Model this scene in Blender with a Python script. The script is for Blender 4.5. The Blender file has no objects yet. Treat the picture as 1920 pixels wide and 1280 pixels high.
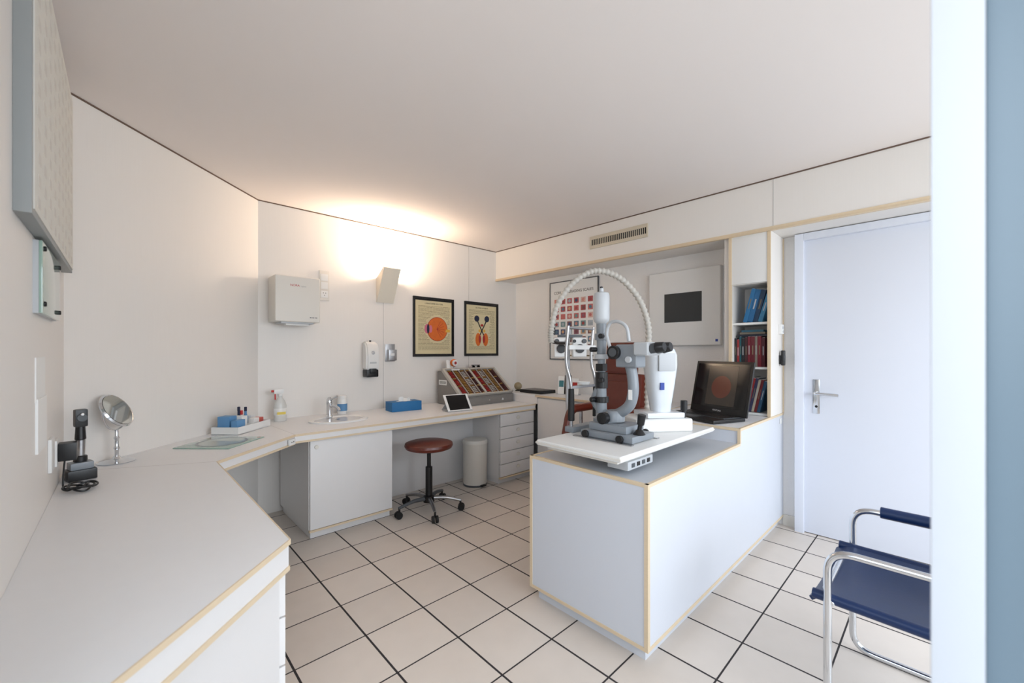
import bpy, bmesh, math, random
from mathutils import Vector, Matrix
random.seed(7)
R=math.radians
scene=bpy.context.scene
def lin(c):
    c=c/255.0
    return c/12.92 if c<=0.04045 else ((c+0.055)/1.055)**2.4
def C(r,g,b): return (lin(r),lin(g),lin(b),1)
# ---------------- materials ----------------
def M(name,col,rough=.5,metal=0,noise=0,nscale=8,stretch=(1,1,1),bump=0,bscale=60,trans=0,coat=0,emit=None,estr=1,alpha=1,spec=.5):
    m=bpy.data.materials.new(name); m.use_nodes=True
    nt=m.node_tree; b=nt.nodes['Principled BSDF']
    b.inputs['Base Color'].default_value=C(*col)
    b.inputs['Roughness'].default_value=rough
    b.inputs['Metallic'].default_value=metal
    b.inputs['Transmission Weight'].default_value=trans
    b.inputs['Coat Weight'].default_value=coat
    b.inputs['Specular IOR Level'].default_value=spec
    b.inputs['Alpha'].default_value=alpha
    if emit:
        b.inputs['Emission Color'].default_value=C(*emit); b.inputs['Emission Strength'].default_value=estr
    if noise or bump:
        tc=nt.nodes.new('ShaderNodeTexCoord'); mp=nt.nodes.new('ShaderNodeMapping')
        mp.inputs['Scale'].default_value=stretch
        nt.links.new(tc.outputs['Object'],mp.inputs['Vector'])
    if noise:
        n=nt.nodes.new('ShaderNodeTexNoise'); n.inputs['Scale'].default_value=nscale; n.inputs['Detail'].default_value=4
        nt.links.new(mp.outputs[0],n.inputs['Vector'])
        mx=nt.nodes.new('ShaderNodeMix'); mx.data_type='RGBA'
        c=C(*col); mx.inputs[6].default_value=tuple(max(0,x*(1-noise)) for x in c[:3])+(1,)
        mx.inputs[7].default_value=tuple(min(1,x*(1+noise)) for x in c[:3])+(1,)
        nt.links.new(n.outputs['Fac'],mx.inputs[0]); nt.links.new(mx.outputs[2],b.inputs['Base Color'])
    if bump:
        n2=nt.nodes.new('ShaderNodeTexNoise'); n2.inputs['Scale'].default_value=bscale; n2.inputs['Detail'].default_value=3
        nt.links.new(mp.outputs[0],n2.inputs['Vector'])
        bp=nt.nodes.new('ShaderNodeBump'); bp.inputs['Strength'].default_value=bump; bp.inputs['Distance'].default_value=.004
        nt.links.new(n2.outputs['Fac'],bp.inputs['Height']); nt.links.new(bp.outputs[0],b.inputs['Normal'])
    return m
m_lam=M('wall_laminate',(230,226,221),.45,noise=.015,nscale=30,stretch=(6,6,.15),bump=.05,bscale=40)
m_plaster=M('rough_plaster',(234,232,230),.8,bump=.6,bscale=70)
m_ceil=M('ceiling_paint',(236,229,225),.9,noise=.01,nscale=2)
m_top=M('counter_laminate',(230,230,231),.38,noise=.012,nscale=20)
m_cab=M('cabinet_laminate',(225,223,222),.42,noise=.01,nscale=15)
m_isl=M('island_laminate',(208,212,220),.42,noise=.01,nscale=15)
m_gtop=M('grey_laminate',(184,188,194),.4,noise=.02,nscale=30)
m_wood=M('beech_edge',(218,198,168),.5,noise=.05,nscale=30,stretch=(1,1,6))
m_dark=M('dark_gap',(104,84,72),.8)
m_maroon=M('tray_lining',(70,30,28),.8)
m_seam=M('seam_grey',(178,175,172),.7)
m_door=M('door_paint',(218,222,232),.4)
m_white=M('white_plastic',(228,228,226),.35)
m_jamb=M('jamb_paint',(200,205,212),.5)
m_offw=M('warm_white_plastic',(220,216,208),.4)
m_paper=M('white_paper',(236,236,234),.8)
m_black=M('black_plastic',(18,18,20),.35)
m_rub=M('black_rubber',(14,14,15),.6)
m_grey=M('instrument_grey',(132,138,144),.35)
m_lgrey=M('light_grey',(184,187,190),.4)
m_dgrey=M('dark_grey',(74,78,82),.4)
m_chrome=M('chrome',(215,218,222),.12,metal=1)
m_steel=M('brushed_steel',(180,180,182),.3,metal=1)
m_brown=M('brown_leather',(96,34,18),.35,noise=.15,nscale=12,coat=.2,bump=.1,bscale=150)
m_blue=M('navy_leather',(6,40,86),.4,noise=.1,nscale=20,bump=.1,bscale=200)
m_bluebox=M('blue_cardboard',(20,104,160),.55)
m_cream=M('aged_paper',(212,200,162),.8,noise=.05,nscale=10)
m_ink=M('ink_grey',(128,116,92),.8)
m_inkd=M('ink_dark',(40,36,36),.8)
m_or=M('print_orange',(210,104,36),.7,noise=.15,nscale=25)
m_yel=M('print_yellow',(218,170,70),.7,noise=.1,nscale=25)
m_red=M('print_red',(160,36,30),.6)
m_pink=M('print_pink',(200,112,134),.7)
m_navy=M('print_navy',(28,34,60),.7)
m_teal=M('print_teal',(60,120,130),.7)
m_screen=M('screen_black',(10,10,12),.12,spec=.4)
m_scrrefl=M('painted_reflection',(44,38,34),.2,emit=(90,74,58),estr=.08)  # poster sheet's reflection in the screen, painted as a faintly glowing colour
m_scrrefl2=M('painted_reflection_disc',(74,38,30),.2,emit=(170,84,50),estr=.08)  # reflected eye disc, likewise painted and faintly glowing
m_case=M('case_grey',(126,122,118),.5,noise=.05,nscale=20)
m_caseL=M('case_frame',(184,180,172),.45)
m_glass=M('green_glass',(146,172,160),.08,noise=0,coat=.5)
m_mirror=M('mirror_glass',(220,225,225),.03,metal=1)
m_sconce=M('sconce_metal',(232,224,208),.5)
m_milk=M('milky_plastic',(220,225,230),.2,coat=.4)
m_clear=M('clear_bottle',(236,236,232),.25,trans=.3)
m_label=M('label_yellow',(222,200,90),.6)
m_redp=M('red_plastic',(190,40,40),.4)
m_bluep=M('logo_blue',(30,60,150),.5)
m_gold=M('brass',(190,150,80),.35,metal=.6)
m_frameg=M('frame_grey',(146,150,150),.5)
m_board=M('board_print',(218,216,208),.7,noise=.05,nscale=14)
m_pane=M('door_pane_bluegrey',(112,130,142),.35)
m_grille=M('grille_beige',(206,196,176),.5)
m_bulb=M('bulb_glow',(255,230,190),.5,emit=(255,214,150),estr=25)
# tiled floor
def tile_mat():
    m=bpy.data.materials.new('floor_tiles'); m.use_nodes=True; nt=m.node_tree; b=nt.nodes['Principled BSDF']
    g=nt.nodes.new('ShaderNodeNewGeometry'); s=nt.nodes.new('ShaderNodeSeparateXYZ'); nt.links.new(g.outputs['Position'],s.inputs[0])
    def mth(op,a,bv=None):
        n=nt.nodes.new('ShaderNodeMath'); n.operation=op
        for i,v in enumerate((a,bv)):
            if v is None: continue
            if isinstance(v,(int,float)): n.inputs[i].default_value=v
            else: nt.links.new(v,n.inputs[i])
        return n.outputs[0]
    def line(o,off,w):
        t=mth('DIVIDE',mth('SUBTRACT',o,off),.3)
        fr=mth('FRACT',mth('ADD',t,100.5))
        d=mth('ABSOLUTE',mth('SUBTRACT',fr,.5))
        return mth('LESS_THAN',d,w/.6), mth('FLOOR',mth('ADD',t,100.0))
    lx,ix=line(s.outputs[0],.805,.0090); ly,iy=line(s.outputs[1],.625,.0070)
    gr=mth('MAXIMUM',lx,ly)
    cm=nt.nodes.new('ShaderNodeCombineXYZ'); nt.links.new(ix,cm.inputs[0]); nt.links.new(iy,cm.inputs[1])
    wn=nt.nodes.new('ShaderNodeTexWhiteNoise'); wn.noise_dimensions='3D'; nt.links.new(cm.outputs[0],wn.inputs['Vector'])
    nz=nt.nodes.new('ShaderNodeTexNoise'); nz.inputs['Scale'].default_value=9; nz.inputs['Detail'].default_value=6; nt.links.new(g.outputs['Position'],nz.inputs['Vector'])
    f=mth('ADD',mth('MULTIPLY',wn.outputs['Value'],.45),mth('MULTIPLY',nz.outputs['Fac'],.55))
    mx=nt.nodes.new('ShaderNodeMix'); mx.data_type='RGBA'; mx.inputs[6].default_value=C(204,194,184); mx.inputs[7].default_value=C(221,211,201); nt.links.new(f,mx.inputs[0])
    m2=nt.nodes.new('ShaderNodeMix'); m2.data_type='RGBA'; m2.inputs[7].default_value=C(40,35,36); nt.links.new(gr,m2.inputs[0]); nt.links.new(mx.outputs[2],m2.inputs[6])
    nt.links.new(m2.outputs[2],b.inputs['Base Color'])
    rr=mth('ADD',mth('MULTIPLY',gr,.4),.45); nt.links.new(rr,b.inputs['Roughness'])
    bp=nt.nodes.new('ShaderNodeBump'); bp.invert=True; bp.inputs['Strength'].default_value=.4; bp.inputs['Distance'].default_value=.002
    nt.links.new(gr,bp.inputs['Height']); nt.links.new(bp.outputs[0],b.inputs['Normal'])
    return m
m_tile=tile_mat()
# ---------------- geometry helpers ----------------
def link(o,parent):
    scene.collection.objects.link(o)
    if parent: o.parent=parent
    return o
def mk(name,bm,mat,parent=None,smooth=False,mw=None):
    if mw is not None: bmesh.ops.transform(bm,matrix=mw,verts=bm.verts)
    bmesh.ops.recalc_face_normals(bm,faces=bm.faces)
    me=bpy.data.meshes.new(name); bm.to_mesh(me); bm.free()
    if smooth:
        me.shade_smooth(); me.set_sharp_from_angle(angle=R(38))
    o=bpy.data.objects.new(name,me); me.materials.append(mat)
    return link(o,parent)
def grp(name,loc=(0,0,0),rz=0,rot=None):
    e=bpy.data.objects.new(name,None); e.empty_display_size=.1; e.location=loc
    e.rotation_euler=rot if rot else (0,0,R(rz)); scene.collection.objects.link(e); return e
def box(name,x0,x1,y0,y1,z0,z1,mat,parent=None,bev=0,mw=None,seg=2):
    bm=bmesh.new(); bmesh.ops.create_cube(bm,size=1)
    for v in bm.verts:
        v.co=Vector((x0+(v.co.x+.5)*(x1-x0),y0+(v.co.y+.5)*(y1-y0),z0+(v.co.z+.5)*(z1-z0)))
    if bev: bmesh.ops.bevel(bm,geom=bm.edges[:],offset=bev,segments=seg,profile=.7,affect='EDGES')
    return mk(name,bm,mat,parent,bool(bev),mw)
def cbox(name,c,s,mat,parent=None,bev=0,rot=None,seg=2):
    mw=Matrix.Translation(c)@(rot.to_4x4() if rot else Matrix.Identity(4))
    return box(name,-s[0]/2,s[0]/2,-s[1]/2,s[1]/2,-s[2]/2,s[2]/2,mat,parent,bev,mw,seg)
def prism(name,pts,z0,z1,mat,parent=None,bev=0,mw=None):
    bm=bmesh.new(); a=[bm.verts.new((p[0],p[1],z0)) for p in pts]; b=[bm.verts.new((p[0],p[1],z1)) for p in pts]
    bm.faces.new(a[::-1]); bm.faces.new(b); n=len(pts)
    for i in range(n): bm.faces.new((a[i],a[(i+1)%n],b[(i+1)%n],b[i]))
    if bev:
        bmesh.ops.recalc_face_normals(bm,faces=bm.faces); bmesh.ops.bevel(bm,geom=bm.edges[:],offset=bev,segments=2,affect='EDGES')
    return mk(name,bm,mat,parent,bool(bev),mw)
def prof_x(name,yz,x0,x1,mat,parent=None,bev=0):
    mw=Matrix(((0,0,1,0),(1,0,0,0),(0,1,0,0),(0,0,0,1)))
    return prism(name,yz,x0,x1,mat,parent,bev,mw)
def lathe(name,prof,mat,parent=None,loc=(0,0,0),rot=None,seg=36,scale=(1,1,1)):
    bm=bmesh.new(); rings=[]
    for r,z in prof:
        if r<1e-6: rings.append([bm.verts.new((0,0,z))])
        else: rings.append([bm.verts.new((r*math.cos(2*math.pi*i/seg),r*math.sin(2*math.pi*i/seg),z)) for i in range(seg)])
    for a,b in zip(rings,rings[1:]):
        if len(a)==1 and len(b)==1: continue
        for i in range(seg):
            j=(i+1)%seg
            if len(a)==1: bm.faces.new((a[0],b[i],b[j]))
            elif len(b)==1: bm.faces.new((a[i],a[j],b[0]))
            else: bm.faces.new((a[i],a[j],b[j],b[i]))
    if len(rings[0])>1: bm.faces.new(rings[0])
    if len(rings[-1])>1: bm.faces.new(rings[-1])
    mw=Matrix.Translation(loc)@(rot.to_4x4() if rot else Matrix.Identity(4))@Matrix.Diagonal((*scale,1))
    return mk(name,bm,mat,parent,True,mw)
def cyl(name,p0,p1,r,mat,parent=None,r2=None,seg=24,bev=0.002):
    p0=Vector(p0);p1=Vector(p1);d=p1-p0;L=d.length; r2=r if r2 is None else r2
    q=Vector((0,0,1)).rotation_difference(d).to_matrix(); e=min(bev,L/3,r/2)
    return lathe(name,[(r-e,0),(r,e),(r2,L-e),(r2-e,L)],mat,parent,p0,q,seg)
def catmull(pts,n=8):
    P=[Vector(p) for p in pts]; out=[]
    for i in range(len(P)-1):
        p0=P[i-1] if i else P[0]*2-P[1]; p1=P[i];p2=P[i+1]; p3=P[i+2] if i+2<len(P) else P[-1]*2-P[-2]
        for k in range(n):
            t=k/n
            out.append(.5*((2*p1)+(p2-p0)*t+(2*p0-5*p1+4*p2-p3)*t*t+(3*p1-p0-3*p2+p3)*t**3))
    out.append(P[-1]); return out
def tube(name,pts,r,mat,parent=None,seg=12,smooth=True,n=8,rf=None):
    P=catmull(pts,n) if smooth else [Vector(p) for p in pts]
    bm=bmesh.new(); T=[]
    for i in range(len(P)):
        a=P[max(0,i-1)];b=P[min(len(P)-1,i+1)]; T.append((b-a).normalized())
    u=T[0].orthogonal().normalized(); rings=[]
    for i,p in enumerate(P):
        if i:
            q=T[i-1].rotation_difference(T[i]); u=q@u
            u=(u-T[i]*u.dot(T[i])).normalized()
        v=T[i].cross(u); rr=rf(i,len(P)) if rf else r
        rings.append([bm.verts.new(p+u*rr*math.cos(2*math.pi*k/seg)+v*rr*math.sin(2*math.pi*k/seg)) for k in range(seg)])
    for a,b in zip(rings,rings[1:]):
        for k in range(seg): bm.faces.new((a[k],a[(k+1)%seg],b[(k+1)%seg],b[k]))
    bm.faces.new(rings[0]);bm.faces.new(rings[-1])
    return mk(name,bm,mat,parent,True)
def bend(pts,rad=.05,n=6):
    P=[Vector(p) for p in pts]; out=[P[0]]
    for i in range(1,len(P)-1):
        a=(P[i-1]-P[i]); b=(P[i+1]-P[i]); r=min(rad,a.length*.49,b.length*.49)
        s=P[i]+a.normalized()*r; e=P[i]+b.normalized()*r
        for k in range(n+1):
            t=k/n; out.append(s*(1-t)**2+P[i]*2*t*(1-t)+e*t*t)
    out.append(P[-1]); return out
def text(name,body,loc,size,mat,parent,rot=(R(90),0,0),align='LEFT'):
    c=bpy.data.curves.new(name,'FONT'); c.body=body; c.size=size; c.extrude=.0004; c.align_x=align
    c.materials.append(mat); o=bpy.data.objects.new(name,c); o.location=loc; o.rotation_euler=rot
    return link(o,parent)
def disc(name,x,z,y,r,mat,parent,sx=1,sz=1,seg=32):
    return lathe(name,[(r,0),(r,.0008)],mat,parent,(x,y,z),Matrix.Rotation(R(90),3,'X')@Matrix.Diagonal((sx,sz,1)),seg)
def strip(name,p0,p1,z0,z1,t,mat,parent=None,out=1):
    p0=Vector((*p0,0));p1=Vector((*p1,0));d=(p1-p0).normalized();n=Vector((d.y,-d.x,0))*t*out
    return prism(name,[p0[:2],p1[:2],(p1+n)[:2],(p0+n)[:2]],z0,z1,mat,parent)
# ---------------- room constants ----------------
XA=-.198; YC=3.73; XD=3.60; H=2.495; YB=-1.6
c1=(XA,2.762); c2=(.77,YC)
box('floor',XA-.1,XD+.1,YB-.1,YC+.1,-.05,0,m_tile)
box('ceiling',XA-.1,XD+.1,YB-.1,YC+.1,H,H+.08,m_ceil)
wl=grp('wall_left',(0,0,0))
box('main',XA-.1,XA,.70,2.762+.04,0,H,m_lam,wl); box('sill',XA-.1,XA,YB,.70,0,.85,m_lam,wl); box('head',XA-.1,XA,YB,.70,2.30,H,m_lam,wl); box('pier',XA-.1,XA,YB,YB+.1,.85,2.30,m_lam,wl)
w2=grp('added_window',(XA-.05,0,0))  # unseen side window, added to let light onto island end and jamb
for i,y in enumerate((YB+.1,-.45,.66)): box('mullion_%d'%i,-.02,.02,y,y+.04,.85,2.30,m_white,w2)
box('rail_low',-.02,.02,YB+.1,.70,.85,.89,m_white,w2); box('rail_high',-.02,.02,YB+.1,.70,2.26,2.30,m_white,w2)
prism('wall_diagonal',[c1,c2,(c2[0]-.1,c2[1]+.1),(c1[0]-.1,c1[1]+.1)],0,H,m_lam)
box('wall_back',.70,XD+.1,YC,YC+.1,0,H,m_lam)
box('wall_right',XD,XD+.1,YB,YC,0,H,m_plaster)
wn=grp('wall_behind_camera',(0,YB,0))  # unseen wall, left open for the assumed window
box('sill_wall',XA-.1,XD+.1,-.1,0,0,.30,m_lam,wn); box('lintel_wall',XA-.1,XD+.1,-.1,0,2.25,H,m_lam,wn)
box('pier_a',XA-.1,XA+.06,-.1,0,.30,2.25,m_lam,wn); box('pier_b',XD-.10,XD+.1,-.1,0,.30,2.25,m_lam,wn)
w1=grp('assumed_window',(0,YB-.05,0))  # assumed window behind the camera, unseen, added so daylight can enter
for i,x in enumerate((XA+.06,.98,2.18,XD-.14)): box('mullion_%d'%i,x,x+.04,-.02,.02,.30,2.25,m_white,w1)
box('rail_low',XA+.06,XD-.10,-.02,.02,.30,.34,m_white,w1); box('rail_high',XA+.06,XD-.10,-.02,.02,2.21,2.25,m_white,w1)
tr=.008
strip('trim_1',(XA,YB),(XA,2.762),H-tr,H,.004,m_dark)
strip('trim_2',c1,c2,H-tr,H,.004,m_dark)
strip('trim_3',c2,(3.26,YC),H-tr,H,.004,m_dark)
for i,x in enumerate((1.82,2.85)): box('trim_%d'%(4+i),x-.0015,x+.0015,YC-.0015,YC,.75,H-.01,m_seam)
# soffit
so=grp('wall_soffit',(0,0,0))
box('soffit_body',3.26,XD,YB,YC,2.145,H,m_lam,so)
box('soffit_edge',3.252,3.262,YB,YC,2.145,2.163,m_wood,so)
box('soffit_edge_under',3.252,3.285,YB,YC,2.138,2.146,m_wood,so)
box('soffit_gap',3.255,3.26,YB,YC,H-tr,H,m_dark,so)
box('soffit_seam',3.2585,3.26,.82,.823,2.163,H-.01,m_seam,so)
box('baseboard_right',XD-.012,XD,.76,.84,0,.08,m_offw)
box('baseboard_back',1.55,2.64,YC-.012,YC,0,.07,m_offw)
strip('baseboard_diagonal',c1,c2,0,.07,.012,m_offw)
# ---------------- door in right wall ----------------
dr=grp('door_1',(XD,0,0))
box('leaf',-.045,-.005,-.20,.70,.006,2.09,m_door,dr,.003)
box('frame_l',-.075,0,.70,.755,0,2.14,m_door,dr,.004); box('frame_r',-.075,0,-.255,-.20,0,2.14,m_door,dr,.004)
box('frame_t',-.075,0,-.20,.70,2.09,2.14,m_door,dr,.004)
box('plate',-.052,-.045,.61,.65,.86,1.10,m_chrome,dr,.003)
cyl('spindle',(-.05,.63,1.005),(-.10,.63,1.005),.011,m_chrome,dr)
tube('lever',bend([(-.095,.63,1.005),(-.10,.62,1.005),(-.10,.50,1.0)],.01),.010,m_chrome,dr,smooth=False)
cyl('keyhole',(-.05,.63,.91),(-.054,.63,.91),.009,m_black,dr)
# ---------------- near open doorway (jamb and pane) ----------------
dj=grp('door_2',(.62,0,0))
box('jamb',0,.07,-.027,.0115,0,H,m_jamb,dj,.003)
box('pane',.02,.05,-.75,-.028,.01,H-.02,m_pane,dj,.002)
box('stile',.012,.058,-.82,-.75,.01,H-.02,m_white,dj,.002)
# ---------------- long counter A/B/C ----------------
ct=grp('counter',(0,0,0))
front=[(XA,.768),(.352,1.32),(.335,2.50),(.82,2.95),(3.129,2.95)]
back=[(3.129,YC-.001),(.77,YC-.001),(XA+.001,2.760)]
prism('worktop',front+back,.735,.75,m_top,ct)
th=[.09,.09,.065,.06]
for i in range(4):
    a=Vector(front[i]);b=Vector(front[i+1]); d=(b-a).normalized(); n=Vector((d.y,-d.x))
    zb=.75-th[i]
    strip('edge_top_%d'%i,a,b,.736,.7505,.004,m_wood,ct)
    ai=a-n*.018; bi=b-n*.018
    strip('apron_%d'%i,ai,bi,zb+.012,.736,.016,m_cab,ct)
    strip('edge_low_%d'%i,ai,bi,zb,zb+.013,.020,m_wood,ct)
strip('joint_line',(.335,2.50),(XA,2.762),.7501,.7504,.0015,m_seam,ct)
strip('joint_line2',(.82,2.95),(.77,YC),.7501,.7504,.0015,m_seam,ct)
prism('end_cabinet',[(XA+.001,.815),(.332,1.345),(.332,2.05),(XA+.001,2.05)],.07,.66,m_cab,ct)
prism('end_cabinet_plinth',[(XA+.001,.875),(.30,1.37),(.30,2.03),(XA+.001,2.03)],0,.07,m_cab,ct)
for i in range(4): box('end_drawer_%d'%i,.333,.35,1.352,2.04,.08+i*.145,.08+i*.145+.139,m_cab,ct,.001)
box('sink_cab',.92,1.53,3.0,3.70,.06,.69,m_cab,ct); box('sink_cab_door',.925,1.527,2.98,2.999,.075,.685,m_cab,ct,.001)
box('sink_cab_edge',.92,1.53,2.978,3.0,.058,.072,m_wood,ct); box('sink_cab_plinth',.94,1.53,3.03,3.70,0,.06,m_cab,ct)
cyl('sink_cab_knob',(.965,2.98,.64),(.965,2.972,.64),.014,m_offw,ct)
box('knee_back',1.53,2.65,3.40,3.42,.0,.735,m_cab,ct)
box('drawer_unit',2.65,3.129,2.99,3.70,.06,.69,m_cab,ct); box('drawer_plinth',2.67,3.129,3.02,3.7,0,.06,m_cab,ct)
box('drawer_edge',2.648,3.129,2.965,2.99,.056,.07,m_wood,ct)
for i in range(5):
    z=.076+i*.1225
    box('drawer_%d'%i,2.655,3.12,2.968,2.99,z,z+.1165,m_cab,ct,.001)
    lathe('drawer_pull_%d'%i,[(.012,0),(.018,.004),(.0175,.007),(.01,.009)],m_offw,ct,(2.89,2.968,z+.07),Matrix.Rotation(R(90),3,'X'),20,(1.4,1,1))
box('drawer_gaps',2.655,3.12,2.986,2.991,.076,.685,m_seam,ct)
sk=grp('apron_socket',(.79,2.905,.713),42.9); box('plate',-.03,.03,-.006,.006,-.018,.018,m_white,sk,.002)
for i in (-1,1): cyl('hole_%d'%i,(i*.01,-.006,0),(i*.01,-.007,0),.004,m_black,sk)
cd=grp('side_counter',(0,0,0)); XE=XD-.001
box('top',3.13,XE,1.53,YC-.001,.825,.84,m_top,cd); box('edge',3.122,3.132,1.53,2.95,.822,.842,m_wood,cd)
box('body',3.15,XE,1.53,2.93,.06,.825,m_cab,cd); box('plinth',3.18,XE,1.53,2.93,0,.06,m_cab,cd)
box('riser',3.131,3.145,2.93,YC-.001,.75,.825,m_cab,cd)
for i,y in enumerate((1.54,2.005,2.47)):
    box('door_%d'%i,3.133,3.15,y,y+.455,.075,.81,m_cab,cd,.001)
    cyl('lock_%d'%i,(3.133,y+.05,.76),(3.127,y+.05,.76),.011,m_steel,cd)
# ---------------- island ----------------
IX0,IX1,IY0,IY1=1.56,XD-.001,.84,1.51
il=grp('island_desk',(0,0,0))
box('body',IX0+.002,IX1,IY0+.002,IY1,.075,.742,m_isl,il)
box('plinth',IX0+.035,IX1,IY0+.03,IY1-.03,0,.062,m_isl,il)
box('top_low',IX0+.012,2.66,IY0+.012,IY1-.012,.742,.750,m_gtop,il)
w=.014
def frame4(pfx,x0,x1,y0,y1,z0,z1,m,p,sides='wsn'):
    if 'w' in sides: box(pfx+'_w',x0-.001,x0+w,y0,y1,z0,z1,m,p)
    if 's' in sides: box(pfx+'_s',x0,x1,y0-.001,y0+w,z0,z1,m,p)
    if 'n' in sides: box(pfx+'_n',x0,x1,y1-w,y1+.001,z0,z1,m,p)
frame4('edge_top',IX0,2.66,IY0,IY1,.737,.7515,m_wood,il)
frame4('edge_bot',IX0,IX1,IY0,IY1,.061,.076,m_wood,il)
for i,(x,y) in enumerate(((IX0,IY0),(IX0,IY1-w))):
    box('post_%d'%i,x-.0015,x+.016,y-.0015,y+.016,.061,.7515,m_wood,il)
box('raised',2.66,IX1,IY0+.002,IY1,.742,.828,m_isl,il)
box('top_high',2.655,IX1,IY0,IY1+.01,.828,.838,m_top,il)
frame4('edge_high',2.655,IX1,IY0-.001,IY1+.01,.824,.8395,m_wood,il)
box('step_edge',2.652,2.668,IY0-.002,IY0+.014,.75,.826,m_wood,il)
box('side_outlet',3.50,3.54,IY0-.004,IY0+.001,.765,.805,m_white,il,.002)
# ---------------- shelf unit ----------------
sh=grp('bookshelf',(0,0,0))
Y0,Y1=.842,1.112
for i,(a,b) in enumerate(((Y0,Y0+.018),(Y1-.018,Y1))):
    box('side_%d'%i,3.285,XE,a,b,.84,2.144,m_lam,sh); box('side_edge_%d'%i,3.272,3.286,a-.001,b+.001,.84,2.144,m_wood,sh)
box('back_edge',3.585,XE-.001,Y0-.006,Y0,.84,2.137,m_wood,sh)
box('outer_post',3.30,XE,Y1,Y1+.04,.84,2.144,m_lam,sh)
box('back',3.57,3.585,Y0+.018,Y1-.018,.84,2.144,m_lam,sh)
box('flap',3.276,3.29,Y0+.019,Y1-.019,1.79,2.142,m_white,sh,.001)
for i,z in enumerate((.84,1.17,1.492)): box('shelf_%d'%i,3.30,3.57,Y0+.018,Y1-.018,z,z+.016,m_white,sh)
box('shelf_top',3.29,3.57,Y0+.018,Y1-.018,1.785,1.80,m_lam,sh)
def books(name,z,specs,lean=0,y=1.09):
    g=grp(name,(3.35,0,z))
    for i,(t,h,dp,col,ln) in enumerate(specs):
        m=M('%s_cover_%d'%(name,i),col,.5)
        rot=Matrix.Rotation(R(ln),3,'X')
        mw=Matrix.Translation((0,y,.001+ (t*math.sin(R(ln)) if ln>0 else 0)))@rot.to_4x4()
        box('cover_%d'%i,-.02,dp,-t,0,0,h,m,g,.0015,mw)
        box('pages_%d'%i,-.015,dp-.006,-t+.003,-.003,h,h+.001,m_paper,g,0,mw)
        box('title_%d'%i,-.0206,-.0199,-t*.62,-t*.38,h*.4,h*.7,m_lgrey if i%2 else m_ink,g,0,mw)
        y-=t/max(.5,math.cos(R(ln)))+.001
    return g
books('book_row',1.508,[(.028,.25,.17,(40,110,160),14),(.035,.24,.17,(34,100,150),14),(.03,.235,.17,(30,60,90),14),(.028,.20,.17,(60,130,170),16)],y=1.035)
g=books('book_row',1.186,[(.014,.21,.16,(30,34,40),0),(.016,.20,.16,(140,40,44),0),(.012,.22,.16,(24,80,90),0),(.022,.21,.16,(30,30,34),0),(.018,.215,.17,(60,30,34),0),(.020,.22,.17,(110,26,40),0),(.026,.22,.17,(96,24,36),0),(.016,.22,.17,(130,120,110),0),(.024,.22,.17,(120,30,44),0),(.022,.21,.17,(80,20,34),0)])
for i,c in enumerate(((34,40,54),(120,110,96),(40,90,110))): box('flat_book_%d'%i,.0,.16,.885+i*.01,1.075-i*.012,.2225+i*.016,.2375+i*.016,M('flat_cover_%d'%i,c,.5),g,.0015)
books('book_row',.856,[(.02,.26,.16,(150,150,150),12),(.018,.25,.16,(150,50,50),12),(.018,.25,.16,(60,60,90),12),(.016,.24,.16,(190,180,160),12),(.018,.24,.16,(120,40,44),12),(.02,.23,.16,(50,90,120),12)],y=1.04)
th_=grp('thermostat',(3.50,Y0,1.46)); box('case',-.03,.03,-.022,0,-.035,.035,m_white,th_,.004); box('display',-.018,.018,-.0235,-.022,0,.02,m_lgrey,th_); cyl('dial',(0,-.022,-.017),(0,-.027,-.017),.008,m_lgrey,th_)
ic=grp('wall_remote',(3.50,Y0,1.25)); box('holder',-.02,.02,-.012,0,-.045,.02,m_black,ic,.003); box('handset',-.018,.018,-.034,-.012,-.055,.055,m_black,ic,.008,seg=3); box('keys',-.010,.010,-.0355,-.034,-.03,.02,m_dgrey,ic)
# ---------------- grille ----------------
gr=grp('air_vent_grille',(3.26,2.05,2.335),-90)
box('frame_t',-.30,.30,-.012,0,.045,.058,m_grille,gr);box('frame_b',-.30,.30,-.012,0,-.058,-.045,m_grille,gr)
box('frame_l',-.30,-.287,-.012,0,-.045,.045,m_grille,gr);box('frame_r',.287,.30,-.012,0,-.045,.045,m_grille,gr)
box('cavity',-.287,.287,-.002,0,-.045,.045,m_black,gr)
for i in range(30): box('slat_%d'%i,-.283+i*.0195,-.277+i*.0195,-.007,-.002,-.03,.03,m_grille,gr)
box('band_t',-.287,.287,-.010,-.002,.028,.045,m_grille,gr);box('band_b',-.287,.287,-.010,-.002,-.045,-.028,m_grille,gr)
# ---------------- wall C objects ----------------
td=grp('paper_towel_dispenser',(1.005,YC,1.705))
box('body',-.165,.165,-.21,0,-.175,.185,m_offw,td,.014,seg=3)
box('mouth',-.12,.12,-.19,-.04,-.188,-.17,m_lgrey,td,.004); box('paper',-.08,.09,-.17,-.10,-.2,-.178,m_paper,td,.006)
text('label_a','NORA',(-.06,-.2105,.105),.024,m_redp,td); text('label_b','hygiene',(.015,-.2105,.105),.014,m_seam,td)
for i in range(5): box('icon_%d'%i,.085+i*.012,.092+i*.012,-.2112,-.2095,-.14,-.132,m_dgrey,td)
sp=grp('wall_socket',(1.27,YC,1.87)); box('plate',-.042,.042,-.01,0,-.13,.13,m_offw,sp,.003)
for k,z in enumerate((.07,-.0,-.075)):
    box('insert_%d'%k,-.03,.03,-.014,-.01,z-.03,z+.03,m_white,sp,.003)
for i,(x,z) in enumerate(((-.01,-.065),(.01,-.065),(0,-.085))): cyl('hole_%d'%i,(x,-.014,z),(x,-.0145,z),.0035,m_black,sp)
sc=grp('wall_lamp',(1.833,YC,0))
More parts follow.
